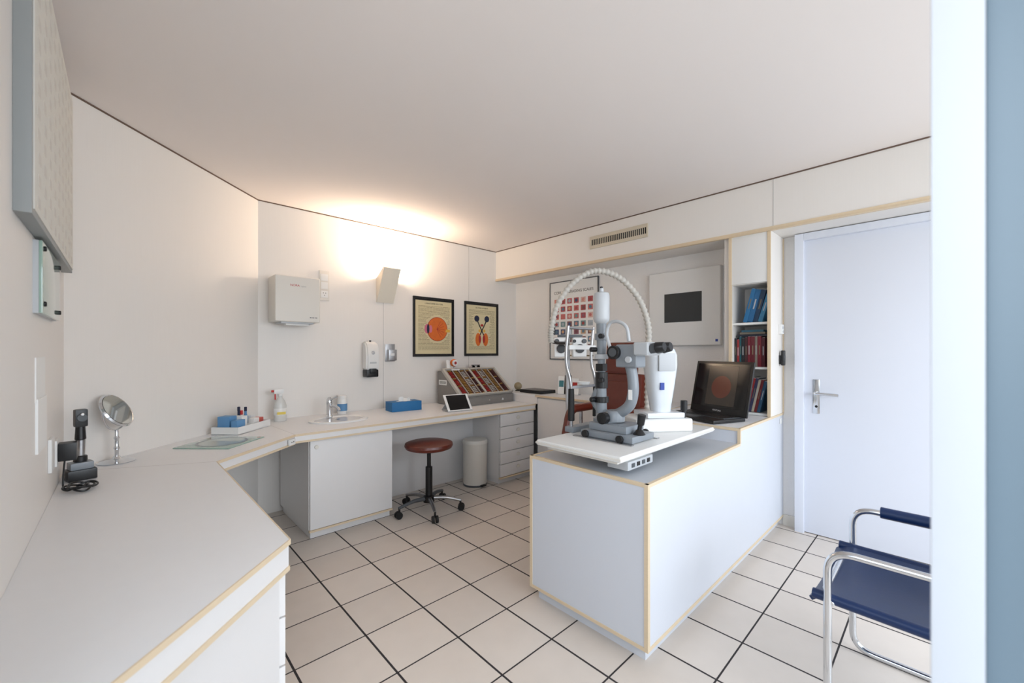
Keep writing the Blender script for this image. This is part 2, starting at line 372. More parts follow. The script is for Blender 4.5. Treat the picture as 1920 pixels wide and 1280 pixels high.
prof_x('front_plate',[(-.012,1.765),(0,1.775),(0,1.79),(-.150,2.085),(-.165,2.075)],-.085,.085,m_sconce,sc)
for s in (-1,1):
    x=s*.0855; prof_x('cheek_%d'%(s+1),[(-.012,1.766),(0,1.77),(0,2.0),(-.15,2.086),(-.164,2.076)],min(x,x-s*.004),max(x,x-s*.004),m_sconce,sc)
cyl('bulb',(-.045,-.06,2.0),(.045,-.06,2.0),.006,m_bulb,sc)
cyl('socket',(-.075,-.06,2.0),(-.045,-.06,2.0),.012,m_white,sc);cyl('socket_b',(.045,-.06,2.0),(.075,-.06,2.0),.012,m_white,sc)
sd=grp('soap_dispenser',(1.67,YC,1.225))
prof_x('body',[(0,-.10),(-.10,-.10),(-.108,.02),(-.095,.12),(-.06,.16),(0,.165)],-.062,.062,m_white,sd,.014); box('window',-.056,.056,-.098,0,-.165,-.095,m_black,sd,.012)
box('front_window',-.03,.03,-.112,-.09,-.13,-.085,m_black,sd,.006); lathe('button',[(.004,0),(.017,.002),(.012,.005)],m_lgrey,sd,(0,-.104,.06),Matrix.Rotation(R(90),3,'X'),24); cyl('lock',(0,-.04,.16),(0,-.04,.176),.009,m_black,sd); box('badge',-.03,.03,-.1095,-.1,-.04,-.025,m_lgrey,sd)
tg=grp('glove_holder',(1.885,YC,1.285)); box('back',-.05,.05,-.012,0,-.085,.085,m_steel,tg,.003); box('pocket',-.035,.045,-.06,-.012,-.075,.03,m_steel,tg,.004); box('label',-.02,.02,-.0615,-.06,-.03,-.005,m_white,tg)
def poster(name,x,z,wd,hg,rz,loc):
    g=grp(name,loc,rz); a,b=wd/2,hg/2; f=.018
    box('frame_t',-a,a,-.018,0,b-f,b,m_black,g); box('frame_b',-a,a,-.018,0,-b,-b+f,m_black,g)
    box('frame_l',-a,-a+f,-.018,0,-b+f,b-f,m_black,g); box('frame_r',a-f,a,-.018,0,-b+f,b-f,m_black,g)
    box('mount',-a+f,a-f,-.006,0,-b+f,b-f,m_inkd,g)
    box('sheet',-a+f+.010,a-f-.010,-.008,-.006,-b+f+.010,b-f-.018,m_cream,g)
    return g
def textlines(g,x0,x1,z0,z1,step,skip=None):
    z=z1;k=0
    while z>z0:
        xx=x0
        while xx<x1-.01:
            L=min(random.uniform(.02,.05),x1-xx)
            if not(skip and skip(xx+L/2,z)): box('line_%d'%k,xx,xx+L*.88,-.0086,-.008,z,z+step*.3,m_ink,g)
            xx+=L;k+=1
        z-=step
p1=poster('eye_anatomy_poster',0,0,.50,.62,0,(2.386,YC,1.553))
text('title',"L'ANATOMIE DE L'OEIL",(0,-.0085,.238),.022,m_inkd,p1,align='CENTER')
sk1=lambda x,z: (x-.04)**2+(z+.02)**2<.15**2
textlines(p1,-.19,.20,-.25,.215,.013,sk1)
disc('globe_rim',.04,-.02,-.009,.128,m_red,p1); disc('globe',.04,-.02,-.0096,.122,m_or,p1)
disc('vitreous',.045,-.02,-.0108,.1,m_or,p1)
disc('lens',-.045,-.02,-.0112,.04,m_pink,p1,.5,1); disc('iris',-.075,-.02,-.0118,.05,m_navy,p1,.3,1); disc('cornea',-.088,-.02,-.0106,.05,m_pink,p1,.6,1)
box('nerve',.14,.20,-.0105,-.009,-.05,-.02,m_yel,p1)
for i in range(7):
    a=R(-60+i*20); box('vessel_%d'%i,.0,.1,-.0122,-.0115,-.0015,.0015,m_red,p1,0,Matrix.Translation((.03,0,-.02))@Matrix.Rotation(a,4,'Y'))
p2=poster('optic_pathway_poster',0,0,.50,.62,0,(3.035,YC,1.555))
text('title','LES VOIES OPTIQUES',(0,-.0085,.238),.02,m_inkd,p2,align='CENTER')
sk2=lambda x,z: abs(x)<.125 and -.2<z<.17
textlines(p2,-.19,.20,-.25,.215,.013,sk2)
for s in (-1,1):
    disc('eye_%d'%(s+1),s*.075,.12,-.009,.036,m_navy,p2)
    box('tract_%d'%(s+1),-.007,.007,-.0092,-.0085,-.10,.10,m_inkd,p2,0,Matrix.Translation((s*.02,0,.015))@Matrix.Rotation(R(s*30),4,'Y'))
    disc('lobe_%d'%(s+1),s*.055,-.12,-.0095,.05,m_or,p2,.8,1.5); disc('lobein_%d'%(s+1),s*.03,-.115,-.0105,.03,m_red,p2,.6,1.5)
    disc('node_%d'%(s+1),s*.035,-.02,-.0107,.016,m_yel,p2)
disc('chiasm',0,.045,-.0108,.018,m_red,p2,1.2,.8)
gp=grp('grading_scale_poster',(XD,2.82,1.645),-90)
box('sheet',-.325,.325,-.012,0,-.435,.435,m_paper,gp)
for n_,a in (('t',(-.33,.33,.43,.44)),('b',(-.33,.33,-.44,-.43)),('l',(-.335,-.325,-.44,.44)),('r',(.325,.335,-.44,.44))):
    box('frame_'+n_,a[0],a[1],-.018,0,a[2],a[3],m_dgrey,gp)
text('title','CORNEAL GRADING SCALES',(0,-.0125,.30),.042,m_inkd,gp,align='CENTER')
cols=[(206,140,130),(196,112,108),(176,84,88),(160,76,76),(214,180,170),(126,84,84),(170,178,186),(116,150,150),(96,126,144),(72,88,120),(150,96,112),(200,160,124)]
gm=[M('print_swatch_%d'%i,c,.7,noise=.3,nscale=40) for i,c in enumerate(cols)]
for r_ in range(7):
    for c_ in range(6):
        z=.24-r_*.085; x=-.27+c_*.093
        mm=gm[random.choice([0,1,2,3,4]) if r_<3 else random.choice([5,6,7,8,9,10,11])]
        box('swatch_%d_%d'%(r_,c_),x+.006,x+.070,-.0135,-.012,z-.058,z,mm,gp)
        disc('swatch_eye_%d_%d'%(r_,c_),x+.038,z-.029,-.0143,.018,gm[(r_*5+c_*3)%12],gp,seg=16)
box('footer',-.27,.27,-.0132,-.012,-.40,-.385,m_ink,gp)
ls=grp('vision_test_screen',(XD,1.585,1.68),-90)
box('panel',-.315,.315,-.05,0,-.33,.33,m_white,ls,.012,seg=3); box('display',-.165,.165,-.052,-.05,-.125,.13,M('screen_greyblack',(44,48,50),.25),ls)
box('mark',.275,.295,-.0512,-.05,-.30,-.28,m_bluep,ls)
# ---------------- wall A objects ----------------
ec=grp('eye_chart_panel',(XA,2.12,2.03),90)
box('frame',-.55,.55,-.032,0,-.385,.385,m_frameg,ec,.003); box('face',-.535,.545,-.0345,-.032,-.37,.37,m_board,ec)
m_spot=M('spot',(208,204,196),.7); k=0
for r_ in range(12):
    for c_ in range(9):
        x=-.48+c_*.115+random.uniform(-.01,.01); z=.33-r_*.06
        box('spot_%d'%k,x,x+.05,-.0352,-.0345,z-.02,z+.008,m_spot,ec); k+=1
ns=grp('glass_notice_holder',(XA,2.11,1.545),90)
box('backing',-.23,.23,-.012,0,-.13,.09,m_lgrey,ns); box('glass',-.23,.23,-.020,-.012,-.13,.09,m_glass,ns,.002)
for i,(x,z) in enumerate(((-.2,.07),(.2,.07),(-.2,-.1),(.2,-.1))): cyl('clip_%d'%i,(x,0,z),(x,-.026,z),.008,m_black,ns)
pp=grp('wall_papers',(XA,2.02,1.12),90)
box('sheet_a',-.10,.10,-.003,0,.02,.16,m_paper,pp); box('sheet_b',-.09,.11,-.006,0,-.14,.03,m_paper,pp)
ou=grp('wall_outlet',(XA,2.26,.92),90); box('plate',-.045,.045,-.01,0,-.06,.06,m_white,ou,.003)
pl=grp('power_adapter',(XA,2.42,.90),90); box('plate',-.045,.045,-.01,0,-.05,.05,m_white,pl,.002); box('brick',-.03,.03,-.062,-.01,-.035,.035,m_black,pl,.005); box('stub',-.02,.05,-.05,-.015,-.02,.012,m_black,pl,.003)
# ---------------- items on counter ----------------
Z=.7505
op=grp('ophthalmoscope_charger',(-.135,2.56,Z),15)
box('base',-.045,.045,-.04,.04,0,.045,m_black,op,.006); box('base_top',-.036,.036,-.032,.032,.045,.075,m_grey,op,.006)
cyl('well',(0,0,.075),(0,0,.10),.022,m_black,op); cyl('handle_low',(0,0,.10),(0,0,.17),.014,m_steel,op,.016); cyl('handle',(0,0,.17),(0,0,.23),.018,m_black,op,.015)
box('head',-.02,.02,-.022,.018,.225,.30,m_black,op,.008); cyl('dial',(0,-.022,.265),(0,-.028,.265),.017,m_dgrey,op); cyl('sight',(0,-.028,.28),(0,-.033,.28),.006,m_chrome,op)
cb=grp('power_cable',(-.125,2.36,Z))
pts=[]
for i in range(46):
    a=i*.55; rr=.034+.010*math.sin(i*.9); pts.append((rr*math.cos(a)+.01*math.sin(i*.3),1.3*rr*math.sin(a)+.01*math.cos(i*.23),.004+.008*abs(math.sin(i*.7))+.0003*i))
tube('coil',pts,.0035,m_black,cb,8,n=4)
tube('lead',[(-.045,.05,.12),(-.05,.05,.03),(-.045,.04,.006),(-.02,.02,.006)],.003,m_black,cb,8)
mi=grp('tabletop_mirror',(-.025,2.828,Z),0)
lathe('base',[(0,0),(.070,0),(.072,.004),(.055,.010),(.02,.018),(.012,.03),(0,.03)],m_chrome,mi)
lathe('stem',[(.008,.02),(.008,.06),(.013,.07),(.008,.08),(.008,.11),(.012,.12),(.007,.13),(.007,.16)],m_chrome,mi)
yaw=60; mc=Vector((0,0,.255))
arc=[mc+Matrix.Rotation(R(yaw),3,'Z')@Vector((.095*math.cos(t),0,.095*math.sin(t))) for t in [R(180+k*15) for k in range(13)]]
tube('yoke',arc,.004,m_chrome,mi,8,smooth=False)
mrot=Matrix.Rotation(R(yaw),3,'Z')@Matrix.Rotation(R(60),3,'X')
lathe('rim',[(0,-.008),(.086,-.008),(.091,0),(.086,.008),(.082,.006),(0,.006)],m_chrome,mi,mc,mrot); lathe('glass',[(0,.007),(.081,.0075)],m_mirror,mi,mc,mrot)
gl=grp('glass_counter_plate',(.43,2.985,Z),45)
box('plate',-.16,.16,-.155,.165,0,.006,m_glass,gl,.001); lathe('ring',[(.125,.006),(.13,.0068),(.118,.0068),(.118,.006)],m_grey,gl,(0,0,0)); lathe('lens',[(0,.0062),(.117,.0066)],M('pale_glass',(186,196,190),.06),gl)
ty=grp('supply_tray',(.60,3.36,Z),45)
box('floor',-.17,.17,-.09,.09,0,.006,m_white,ty)
for n_,a in (('f',(-.17,.17,-.09,-.084)),('b',(-.17,.17,.084,.09)),('l',(-.17,-.164,-.084,.084)),('r',(.164,.17,-.084,.084)),('d1',(-.01,-.005,-.084,.084))): box('side_'+n_,a[0],a[1],a[2],a[3],.0,.05,m_white,ty)
m_lb=M('carton_blue',(90,140,185),.5); m_pk=M('carton_red',(196,90,80),.5)
for i,(x,y,w_,d_,h_,m) in enumerate(((-.12,.02,.07,.08,.11,m_lb),(-.05,.0,.06,.10,.10,m_white),(-.12,-.055,.08,.04,.085,m_lb),(.06,-.04,.06,.04,.07,m_white),(.12,-.03,.05,.05,.065,m_pk),(.135,.04,.04,.05,.08,m_white))):
    cbox('carton_%d'%i,(x,y,.007+h_/2),(w_,d_,h_),m,ty,.002)
for i,(x,y,h_,m) in enumerate(((.02,.04,.13,m_navy),(.055,.045,.10,m_white),(.09,.04,.12,m_lb))):
    lathe('bottle_%d'%i,[(0,.007),(.016,.007),(.016,h_*.7),(.008,h_*.8),(.008,h_)],m,ty,(x,y,0)); cyl('cap_%d'%i,(x,y,h_),(x,y,h_+.03),.009,m_navy if i==0 else m_redp if i==1 else m_navy,ty)
sb=grp('spray_bottle',(.895,3.60,Z))
lathe('bottle',[(0,0),(.042,0),(.045,.01),(.045,.12),(.035,.155),(.016,.185),(.014,.20),(0,.20)],m_clear,sb,scale=(1,.75,1))
lathe('label',[(.0455,.05),(.0458,.052),(.0458,.10),(.0455,.102)],m_white,sb,scale=(1,.76,1)); box('band',-.03,.03,-.0365,-.034,.055,.075,m_label,sb)
cyl('collar',(0,0,.195),(0,0,.215),.017,m_white,sb); box('head',-.045,.025,-.012,.012,.215,.25,m_white,sb,.006); box('trigger',-.04,-.03,-.006,.006,.17,.218,m_redp,sb,.002); cyl('nozzle',(-.045,0,.237),(-.062,0,.237),.009,m_redp,sb)
sn=grp('sink_basin',(1.25,3.33,Z))
lathe('bowl',[(.225,0),(.225,.010),(.215,.014),(.195,.012),(.185,.004),(.17,.003),(.10,.0015),(0,.001)],m_white,sn,scale=(1,.78,1),seg=48)
m_bowl=M('basin_inner',(205,206,208),.2)
lathe('inner',[(.186,.0045),(.178,.0035),(0,.003)],m_bowl,sn,scale=(1,.78,1),seg=48); cyl('drain',(0,.02,.003),(0,.02,.005),.02,m_chrome,sn)
fa=grp('faucet',(1.225,3.475,Z+.012))
lathe('body',[(.026,0),(.026,.006),(.021,.012),(.021,.10),(.024,.11),(.022,.125),(0,.13)],m_chrome,fa)
tube('spout',[(0,0,.085),(.02,-.05,.09),(.035,-.10,.078),(.038,-.115,.06)],.011,m_chrome,fa); tube('lever',[(0,0,.125),(.01,-.03,.145),(.03,-.09,.172)],.007,m_chrome,fa); lathe('dome',[(.022,.12),(.02,.145),(.01,.16),(0,.162)],m_chrome,fa)
jr=grp('lotion_jar',(1.39,3.63,Z)); lathe('jar',[(0,0),(.038,0),(.04,.005),(.04,.12),(.036,.13),(0,.13)],m_white,jr); lathe('cap',[(.037,.13),(.037,.16),(.03,.165),(0,.165)],m_white,jr); lathe('label',[(.0403,.03),(.0406,.032),(.0406,.09),(.0403,.092)],m_lb,jr)
tb=grp('tissue_box',(1.90,3.48,Z),-4)
box('box',-.145,.145,-.075,.075,0,.085,m_bluebox,tb,.002); box('slot',-.07,.07,-.02,.02,.085,.086,m_white,tb)
bm=bmesh.new(); vs=[]
for i in range(9):
    t=i/8; vs.append([bm.verts.new((-.06+.12*t, -.02+.02*math.sin(t*9), .085)),bm.verts.new((-.045+.1*t, .01*math.cos(t*11), .118+.01*math.sin(t*7)))])
for a,b in zip(vs,vs[1:]): bm.faces.new((a[0],b[0],b[1],a[1]))
mk('tissue',bm,m_paper,tb,True)
tl=grp('tablet_computer',(2.24,3.07,Z),-8)
rt=Matrix.Rotation(R(-38),3,'X')
o=Vector((0,.035,.075))
cbox('body',o,(.25,.008,.175),m_white,tl,.003,rt); cbox('screen',o+rt@Vector((0,-.0045,0)),(.205,.001,.155),m_screen,tl,0,rt)
cbox('cover',(0,.075,.040),(.25,.003,.11),m_lgrey,tl,.001,Matrix.Rotation(R(52),3,'X'))
box('foot',-.125,.125,-.03,.10,0,.003,m_lgrey,tl)
lc=grp('trial_lens_case',(2.40,3.27,Z))
W=.715; D=.41
prof_x('body',[(0,0),(D,0),(D,.34),(D-.07,.34),(.02,.09),(0,.085)],0,W,m_case,lc,.004)
L=Vector((0,D-.09,.25)).length; ang=math.atan2(.25,D-.09)
rs=Matrix.Translation((0,.02,.092))@Matrix.Rotation(ang,4,'X')
box('tray',.03,W-.03,.01,L-.005,-.004,.012,m_maroon,lc,0,rs)
tc=[m_red,m_gold,m_caseL,m_maroon,m_red,m_caseL,m_gold,m_maroon]
for i in range(8):
    x=.045+i*.08
    box('rail_%d'%i,x-.008,x-.002,.012,L-.01,.0,.022,m_caseL,lc,0,rs)
    for j in range(16):
        box('lens_%d_%d'%(i,j),x+.010,x+.050,.02+j*.0235,.026+j*.0235,.004,.024,tc[i] if j%5 else m_gold,lc,0,rs)
for n_,a in (('l',(0,.025,0,L)),('r',(W-.025,W,0,L)),('f',(0,W,0,.012)),('b',(0,W,L-.01,L+.005)),('m',(.33,.345,0,L))): box('rim_'+n_,a[0],a[1],a[2],a[3],.0,.03,m_caseL,lc,.002,rs)
box('front_drawer',.04,W-.03,-.006,0,.015,.072,m_case,lc,.002); cyl('knob',(W*.5,-.006,.045),(W*.5,-.018,.045),.008,m_steel,lc)
prism('mark',[(W*.75,0),(W*.75+.03,0),(W*.75+.015,.025)],0,.001,m_white,lc,0,Matrix.Translation((0,-.006,.03))@Matrix.Rotation(R(90),4,'X'))
box('sticker',-.002,0,D-.17,D-.03,.20,.25,m_paper,lc)
for i in range(6): box('sticker_bar_%d'%i,-.003,-.002,D-.155+i*.02,D-.147+i*.02,.21,.24,m_inkd,lc)
em=grp('eye_model',(2.56,3.61,Z+.3445))
box('base',-.05,.05,-.035,.035,0,.014,m_white,em,.003); cyl('post',(0,0,.014),(0,0,.04),.006,m_steel,em); lathe('globe',[(0,-.04)]+[(.04*math.cos(R(a)),.04*math.sin(R(a))) for a in range(-75,76,15)]+[(0,.04)],m_or,em,(0,0,.08)); lathe('globe_cut',[(.0,0),(.032,.002),(.03,.006),(0,.007)],m_white,em,(-.012,-.038,.08),Matrix.Rotation(R(90),3,'X')@Matrix.Rotation(R(-15),3,'Y')); lathe('iris',[(0,0),(.016,.003),(0,.006)],m_red,em,(-.012,-.046,.08),Matrix.Rotation(R(90),3,'X')); box('leaflet',-.09,-.05,-.01,0,0,.11,m_paper,em,0,Matrix.Rotation(R(-10),4,'X'))
tf=grp('trial_frame',(2.86,3.635,Z+.3445))
for s in (-1,1): lathe('ring_%d'%(s+1),[(.02,0),(.024,0),(.024,.008),(.02,.008),(.02,0)],m_steel,tf,(s*.034,-.02,.028),Matrix.Rotation(R(90),3,'X')); tube('temple_%d'%(s+1),[(s*.06,-.02,.03),(s*.062,.03,.02),(s*.06,.04,.004)],.002,m_steel,tf,6)
box('bar',-.06,.06,-.026,-.018,.045,.053,m_black,tf,.001); box('rest',-.06,.06,-.03,.04,0,.004,m_red,tf)
bk=grp('black_flat_case',(3.34,3.12,.8405),0); box('lid',-.12,.12,-.16,.16,0,.035,m_black,bk,.006); box('seam',-.121,.121,-.161,.161,.016,.018,m_dgrey,bk)
ew=grp('eye_sculpture',(3.33,3.42,.8405)); lathe('stand',[(.035,0),(.03,.008),(.012,.014),(0,.014)],m_black,ew); lathe('stone',[(0,.01)]+[(.045*math.cos(R(a)),.055+.045*math.sin(R(a))) for a in range(-75,76,15)]+[(0,.10)],M('stone_beige',(150,135,105),.4,noise=.2,nscale=30),ew)
bf=grp('brochure_stand',(3.42,2.72,.8405),-70)
for i,(x,m,h_) in enumerate(((-.10,m_paper,.19),(-.03,m_inkd,.2),(.05,m_paper,.17))):
    cbox('leaflet_%d'%i,(x,.0,h_/2+.004),(.075,.003,h_),m,bf,0,Matrix.Rotation(R(-8),3,'X')); cbox('leaflet_print_%d'%i,(x,-.003,h_*.6),(.05,.002,h_*.35),(m_teal,m_ink,m_red)[i],bf,0,Matrix.Rotation(R(-8),3,'X'))
box('foot',-.15,.10,-.02,.04,0,.006,m_lgrey,bf)
# ---------------- stool ----------------
st=grp('swivel_stool',(1.81,2.90,0),10)
lathe('seat',[(0,.505),(.16,.505),(.185,.515),(.195,.535),(.19,.553),(.16,.562),(0,.565)],m_brown,st,seg=48); lathe('seat_pan',[(0,.49),(.12,.495),(.15,.506),(0,.506)],m_black,st)
cyl('column_top',(0,0,.30),(0,0,.495),.016,m_black,st); cyl('column',(0,0,.09),(0,0,.36),.028,m_black,st); tube('lever',[(.02,0,.47),(.1,.03,.465),(.15,.05,.46)],.005,m_black,st,8)
lathe('hub',[(.03,.07),(.045,.075),(.045,.12),(.03,.13)],m_black,st)
for i in range(5):
    a=R(72*i-50); dx,dy=math.cos(a),math.sin(a)
    tube('leg_%d'%i,[(dx*.03,dy*.03,.105),(dx*.14,dy*.14,.105),(dx*.26,dy*.26,.08)],.014,m_dgrey if i%2 else m_steel,st,10,rf=lambda k,n:.018-.007*k/n)
    cyl('stem_%d'%i,(dx*.255,dy*.255,.04),(dx*.255,dy*.255,.085),.008,m_black,st)
    px,py=-dy,dx
    for s in (-1,1): cyl('wheel_%d_%d'%(i,s+1),(dx*.262+px*.006*s,dy*.262+py*.006*s,.0275),(dx*.262+px*.024*s,dy*.262+py*.024*s,.0275),.027,m_rub,st)
bn=grp('pedal_bin',(2.50,3.17,0)); lathe('body',[(0,.0),(.112,.0),(.115,.02),(.118,.40),(.12,.405),(0,.405)],m_offw,bn,seg=48); lathe('lid',[(.122,.405),(.123,.425),(.115,.44),(.06,.452),(0,.455)],m_offw,bn,seg=48); lathe('foot_ring',[(.116,0),(.118,.015),(.116,.018)],m_dgrey,bn,seg=48); box('pedal',-.025,.025,-.145,-.11,.012,.022,m_black,bn,.003)
# ---------------- slit lamp table ----------------
tt=grp('instrument_table',(0,0,0))
box('top',1.50,2.50,.93,1.41,.832,.858,m_white,tt,.010,seg=3); box('edge_band',1.497,2.503,.927,1.413,.84,.849,m_offw,tt,.003); box('under',1.54,2.46,.97,1.37,.812,.832,m_offw,tt,.004)
box('control_box',1.60,1.82,.955,1.06,.775,.813,m_lgrey,tt,.004)
for i in range(4): box('switch_%d'%i,1.63+i*.045,1.655+i*.045,.952,.956,.785,.803,m_black if i%2 else m_dgrey,tt,.001)
cyl('swivel',(2.2,1.22,.7505),(2.2,1.22,.815),.09,m_dgrey,tt); box('bracket',2.05,2.40,1.12,1.32,.78,.812,m_dgrey,tt,.004)
T=.8585
s_=grp('slit_lamp_microscope',(1.85,1.18,T))
box('stage',-.12,.09,-.17,.13,.004,.036,m_grey,s_,.008); box('stage_top',-.09,.08,-.12,.10,.036,.075,m_grey,s_,.012)
for i,y in enumerate((-.11,.09)): cyl('axle_%d'%i,(-.14,y,.02),(.12,y,.02),.010,m_steel,s_); cyl('wheel_a%d'%i,(-.142,y,.02),(-.127,y,.02),.0195,m_black,s_); cyl('wheel_b%d'%i,(.105,y,.02),(.12,y,.02),.0195,m_black,s_)
box('rail_a',-.147,-.122,-.18,.16,0,.004,m_steel,s_);box('rail_b',.10,.125,-.18,.16,0,.004,m_steel,s_)
cyl('joy_boot',(-.03,-.155,.036),(-.03,-.155,.06),.03,m_black,s_,.016); cyl('joy_stick',(-.03,-.155,.055),(-.032,-.165,.10),.011,m_black,s_); cyl('joy_grip',(-.032,-.163,.085),(-.034,-.172,.135),.017,m_black,s_,.02)
lathe('turntable',[(.07,.07),(.07,.09),(.055,.10),(.05,.115),(0,.115)],m_grey,s_,(0,.05,0)); lathe('turnknob',[(.03,0),(.03,.03),(.02,.034)],m_black,s_,(-.06,.02,.10),Matrix.Rotation(R(-90),3,'Y'))
tube('illum_arm',[(0,.05,.11),(0,.10,.14),(0,.125,.18),(0,.10,.24)],.022,m_grey,s_)
cyl('tower_low',(0,.083,.10),(0,.083,.26),.030,m_grey,s_,.026); cyl('collar_a',(0,.083,.17),(0,.083,.20),.038,m_black,s_); cyl('collar_b',(0,.083,.245),(0,.083,.33),.033,m_black,s_)
cyl('tower_mid',(0,.083,.33),(0,.083,.43),.020,m_grey,s_); cyl('slit_dial',(0,.083,.40),(0,.083,.425),.036,m_lgrey,s_); box('mirror_head',-.022,.022,.06,.105,.335,.375,m_black,s_,.004)
cyl('tower_up',(0,.083,.425),(0,.083,.60),.024,m_grey,s_,.027); cyl('filter_ring',(0,.083,.50),(0,.083,.535),.034,m_grey,s_)
lathe('lamp_house',[(.024,.585),(.040,.60),(.043,.615),(.043,.735),(.038,.75),(.012,.758),(.012,.775),(0,.778)],m_lgrey,s_,(0,.083,0))
for i,(z,d_) in enumerate(((.185,1),(.29,-1),(.45,1),(.52,-1))): cyl('knob_%d'%i,(-.02,.083+.02*d_,z),(-.055,.083+.03*d_,z),.013,m_black,s_)
cyl('cap',(0,.083,.77),(0,.083,.785),.008,m_black,s_)
tube('lamp_cable',[(.03,.09,.62),(.08,.13,.50),(.09,.14,.30),(.06,.14,.10),(.05,.10,.04)],.004,m_black,s_,8)
tube('scope_arm',[(0,.03,.10),(0,-.03,.125),(0,-.085,.17),(0,-.105,.24),(0,-.10,.32),(0,-.085,.38)],.027,m_grey,s_,16)
lathe('arm_pivot',[(.05,.08),(.05,.12),(.04,.135),(0,.135)],m_grey,s_,(0,.0,0))
box('scope_body',-.045,.045,-.15,-.03,.36,.475,m_grey,s_,.014,seg=3)
cyl('objective',(0,-.03,.43),(0,.01,.43),.032,m_black,s_,.028)
cyl('mag_drum',(-.045,-.03,.435),(-.07,-.03,.435),.034,m_black,s_); cyl('mag_drum_face',(-.07,-.03,.435),(-.073,-.03,.435),.022,m_dgrey,s_)
cyl('mag_drum_b',(.045,-.06,.435),(.07,-.06,.435),.034,m_black,s_)
box('prism_housing',-.065,.065,-.22,-.14,.42,.485,m_lgrey,s_,.016,seg=3)
for s in (-1,1):
    cyl('eyetube_%d'%(s+1),(s*.033,-.21,.452),(s*.033,-.25,.458),.024,m_dgrey,s_); cyl('eyepiece_%d'%(s+1),(s*.033,-.245,.457),(s*.033,-.285,.463),.027,m_black,s_,.022)
cyl('side_knob',(-.045,-.11,.40),(-.062,-.11,.40),.016,m_lgrey,s_)
tube('loop_hose',[(-.03,.01,.46),(-.03,.03,.53),(-.03,.01,.585),(-.03,-.04,.59),(-.03,-.085,.56),(-.03,-.10,.49)],.009,m_lgrey,s_)
box('arm_label',-.029,-.027,-.115,-.095,.20,.25,m_paper,s_)
for s,x in ((0,-.085),(1,.145)):
    tube('post_%d'%s,[(x+.02,.235,.03),(x+.02,.235,.22),(x+.012,.24,.30),(x,.25,.36),(x-.004,.25,.44),(x+.002,.24,.58)],.009,m_steel,s_)
    cyl('grip_%d'%s,(x+.02,.235,.06),(x+.02,.235,.235),.019,m_rub,s_,.016)
box('head_base',-.09,.19,.20,.26,0,.03,m_grey,s_,.006); box('strap',-.09,.15,.222,.234,.45,.475,m_white,s_,.004); box('chin_bar',-.075,.16,.228,.242,.235,.25,m_steel,s_,.003)
lathe('chin_cup',[(0,0),(.03,.005),(.036,.02),(.03,.016),(0,.012)],m_white,s_,(.035,.225,.25)); cyl('top_bar',(-.083,.24,.57),(.147,.24,.57),.008,m_steel,s_)
k_=grp('autorefractor',(2.24,1.13,T),-35)
box('base',-.20,.13,-.12,.12,0,.07,m_white,k_,.014,seg=3); box('base_step',-.12,.10,-.09,.09,.07,.10,m_milk,k_,.01)
bm=bmesh.new(); prev=None
for z,w_,d_,oy in ((.09,.052,.05,0),(.14,.058,.055,0),(.20,.068,.06,0),(.28,.080,.068,0),(.36,.090,.075,0),(.42,.088,.075,0),(.45,.076,.066,0),(.468,.055,.048,0),(.475,.028,.024,0)):
    ring=[]
    for i in range(32):
        a=2*math.pi*i/32; c,s=math.cos(a),math.sin(a); e=.75
        ring.append(bm.verts.new((w_*math.copysign(abs(c)**e,c),oy+d_*math.copysign(abs(s)**e,s),z)))
    if prev:
        for i in range(32): bm.faces.new((prev[i],prev[(i+1)%32],ring[(i+1)%32],ring[i]))
    else: bm.faces.new(ring)
    prev=ring
bm.faces.new(prev); mk('housing',bm,m_milk,k_,True)
box('mark',-.035,-.012,-.070,-.055,.225,.265,m_bluep,k_); box('screen',-.050,.050,-.082,-.06,.33,.43,m_lgrey,k_,.008)
cyl('joystick',(.105,-.07,.07),(.105,-.07,.12),.012,m_black,k_); cyl('joystick_grip',(.105,-.07,.11),(.105,-.07,.165),.018,m_black,k_)
ph=grp('phoropter_stand',(2.73,2.20,0))
lathe('floor_base',[(0,0),(.14,0),(.14,.015),(.04,.03),(0,.03)],m_dgrey,ph); cyl('pole',(0,0,.02),(0,0,1.50),.018,m_lgrey,ph)
tube('arm',bend([(0,0,1.47),(-.06,-.06,1.50),(-.10,-.10,1.42)],.03),.012,m_lgrey,ph,smooth=False)
f=Matrix.Rotation(R(-42),3,'Z'); o=Vector((-.11,-.11,1.33))
for s in (-1,1):
    cbox('shell_%d'%(s+1),o+f@Vector((s*.075,0,0)),(.115,.06,.16),m_white,ph,.018,f,3); cyl('drum_%d'%(s+1),o+f@Vector((s*.075,-.03,-.01)),o+f@Vector((s*.075,-.045,-.01)),.036,m_black,ph)
    cyl('dial_%d'%(s+1),o+f@Vector((s*.11,-.03,.05)),o+f@Vector((s*.11,-.045,.05)),.018,m_dgrey,ph); cyl('aux_%d'%(s+1),o+f@Vector((s*.03,-.03,.05)),o+f@Vector((s*.03,-.05,.05)),.013,m_black,ph)
cbox('yoke',o+Vector((0,0,.09)),(.2,.03,.025),m_dgrey,ph,.004,f); cyl('lamp_bar',o+f@Vector((-.13,0,.10)),o+f@Vector((-.13,0,.24)),.012,m_black,ph)
hs=grp('corrugated_hose',(0,0,0))
A=Vector((2.22,1.94,0)); B=Vector((2.70,1.455,0)); hp=[(A*(1-t)+B*t)+Vector((0,0,z)) for t,z in ((.0,1.36),(0.0,1.45),(.06,1.62),(.22,1.78),(.45,1.87),(.70,1.825),(.90,1.68),(1.0,1.50),(1.01,1.30),(1.0,1.05),(1.0,.8405))]
P=catmull(hp,24)
tube('hose',P,.022,M('hose_ivory',(194,190,182),.5),hs,14,smooth=False,rf=lambda i,n:.023 if i%4<2 else .0175)
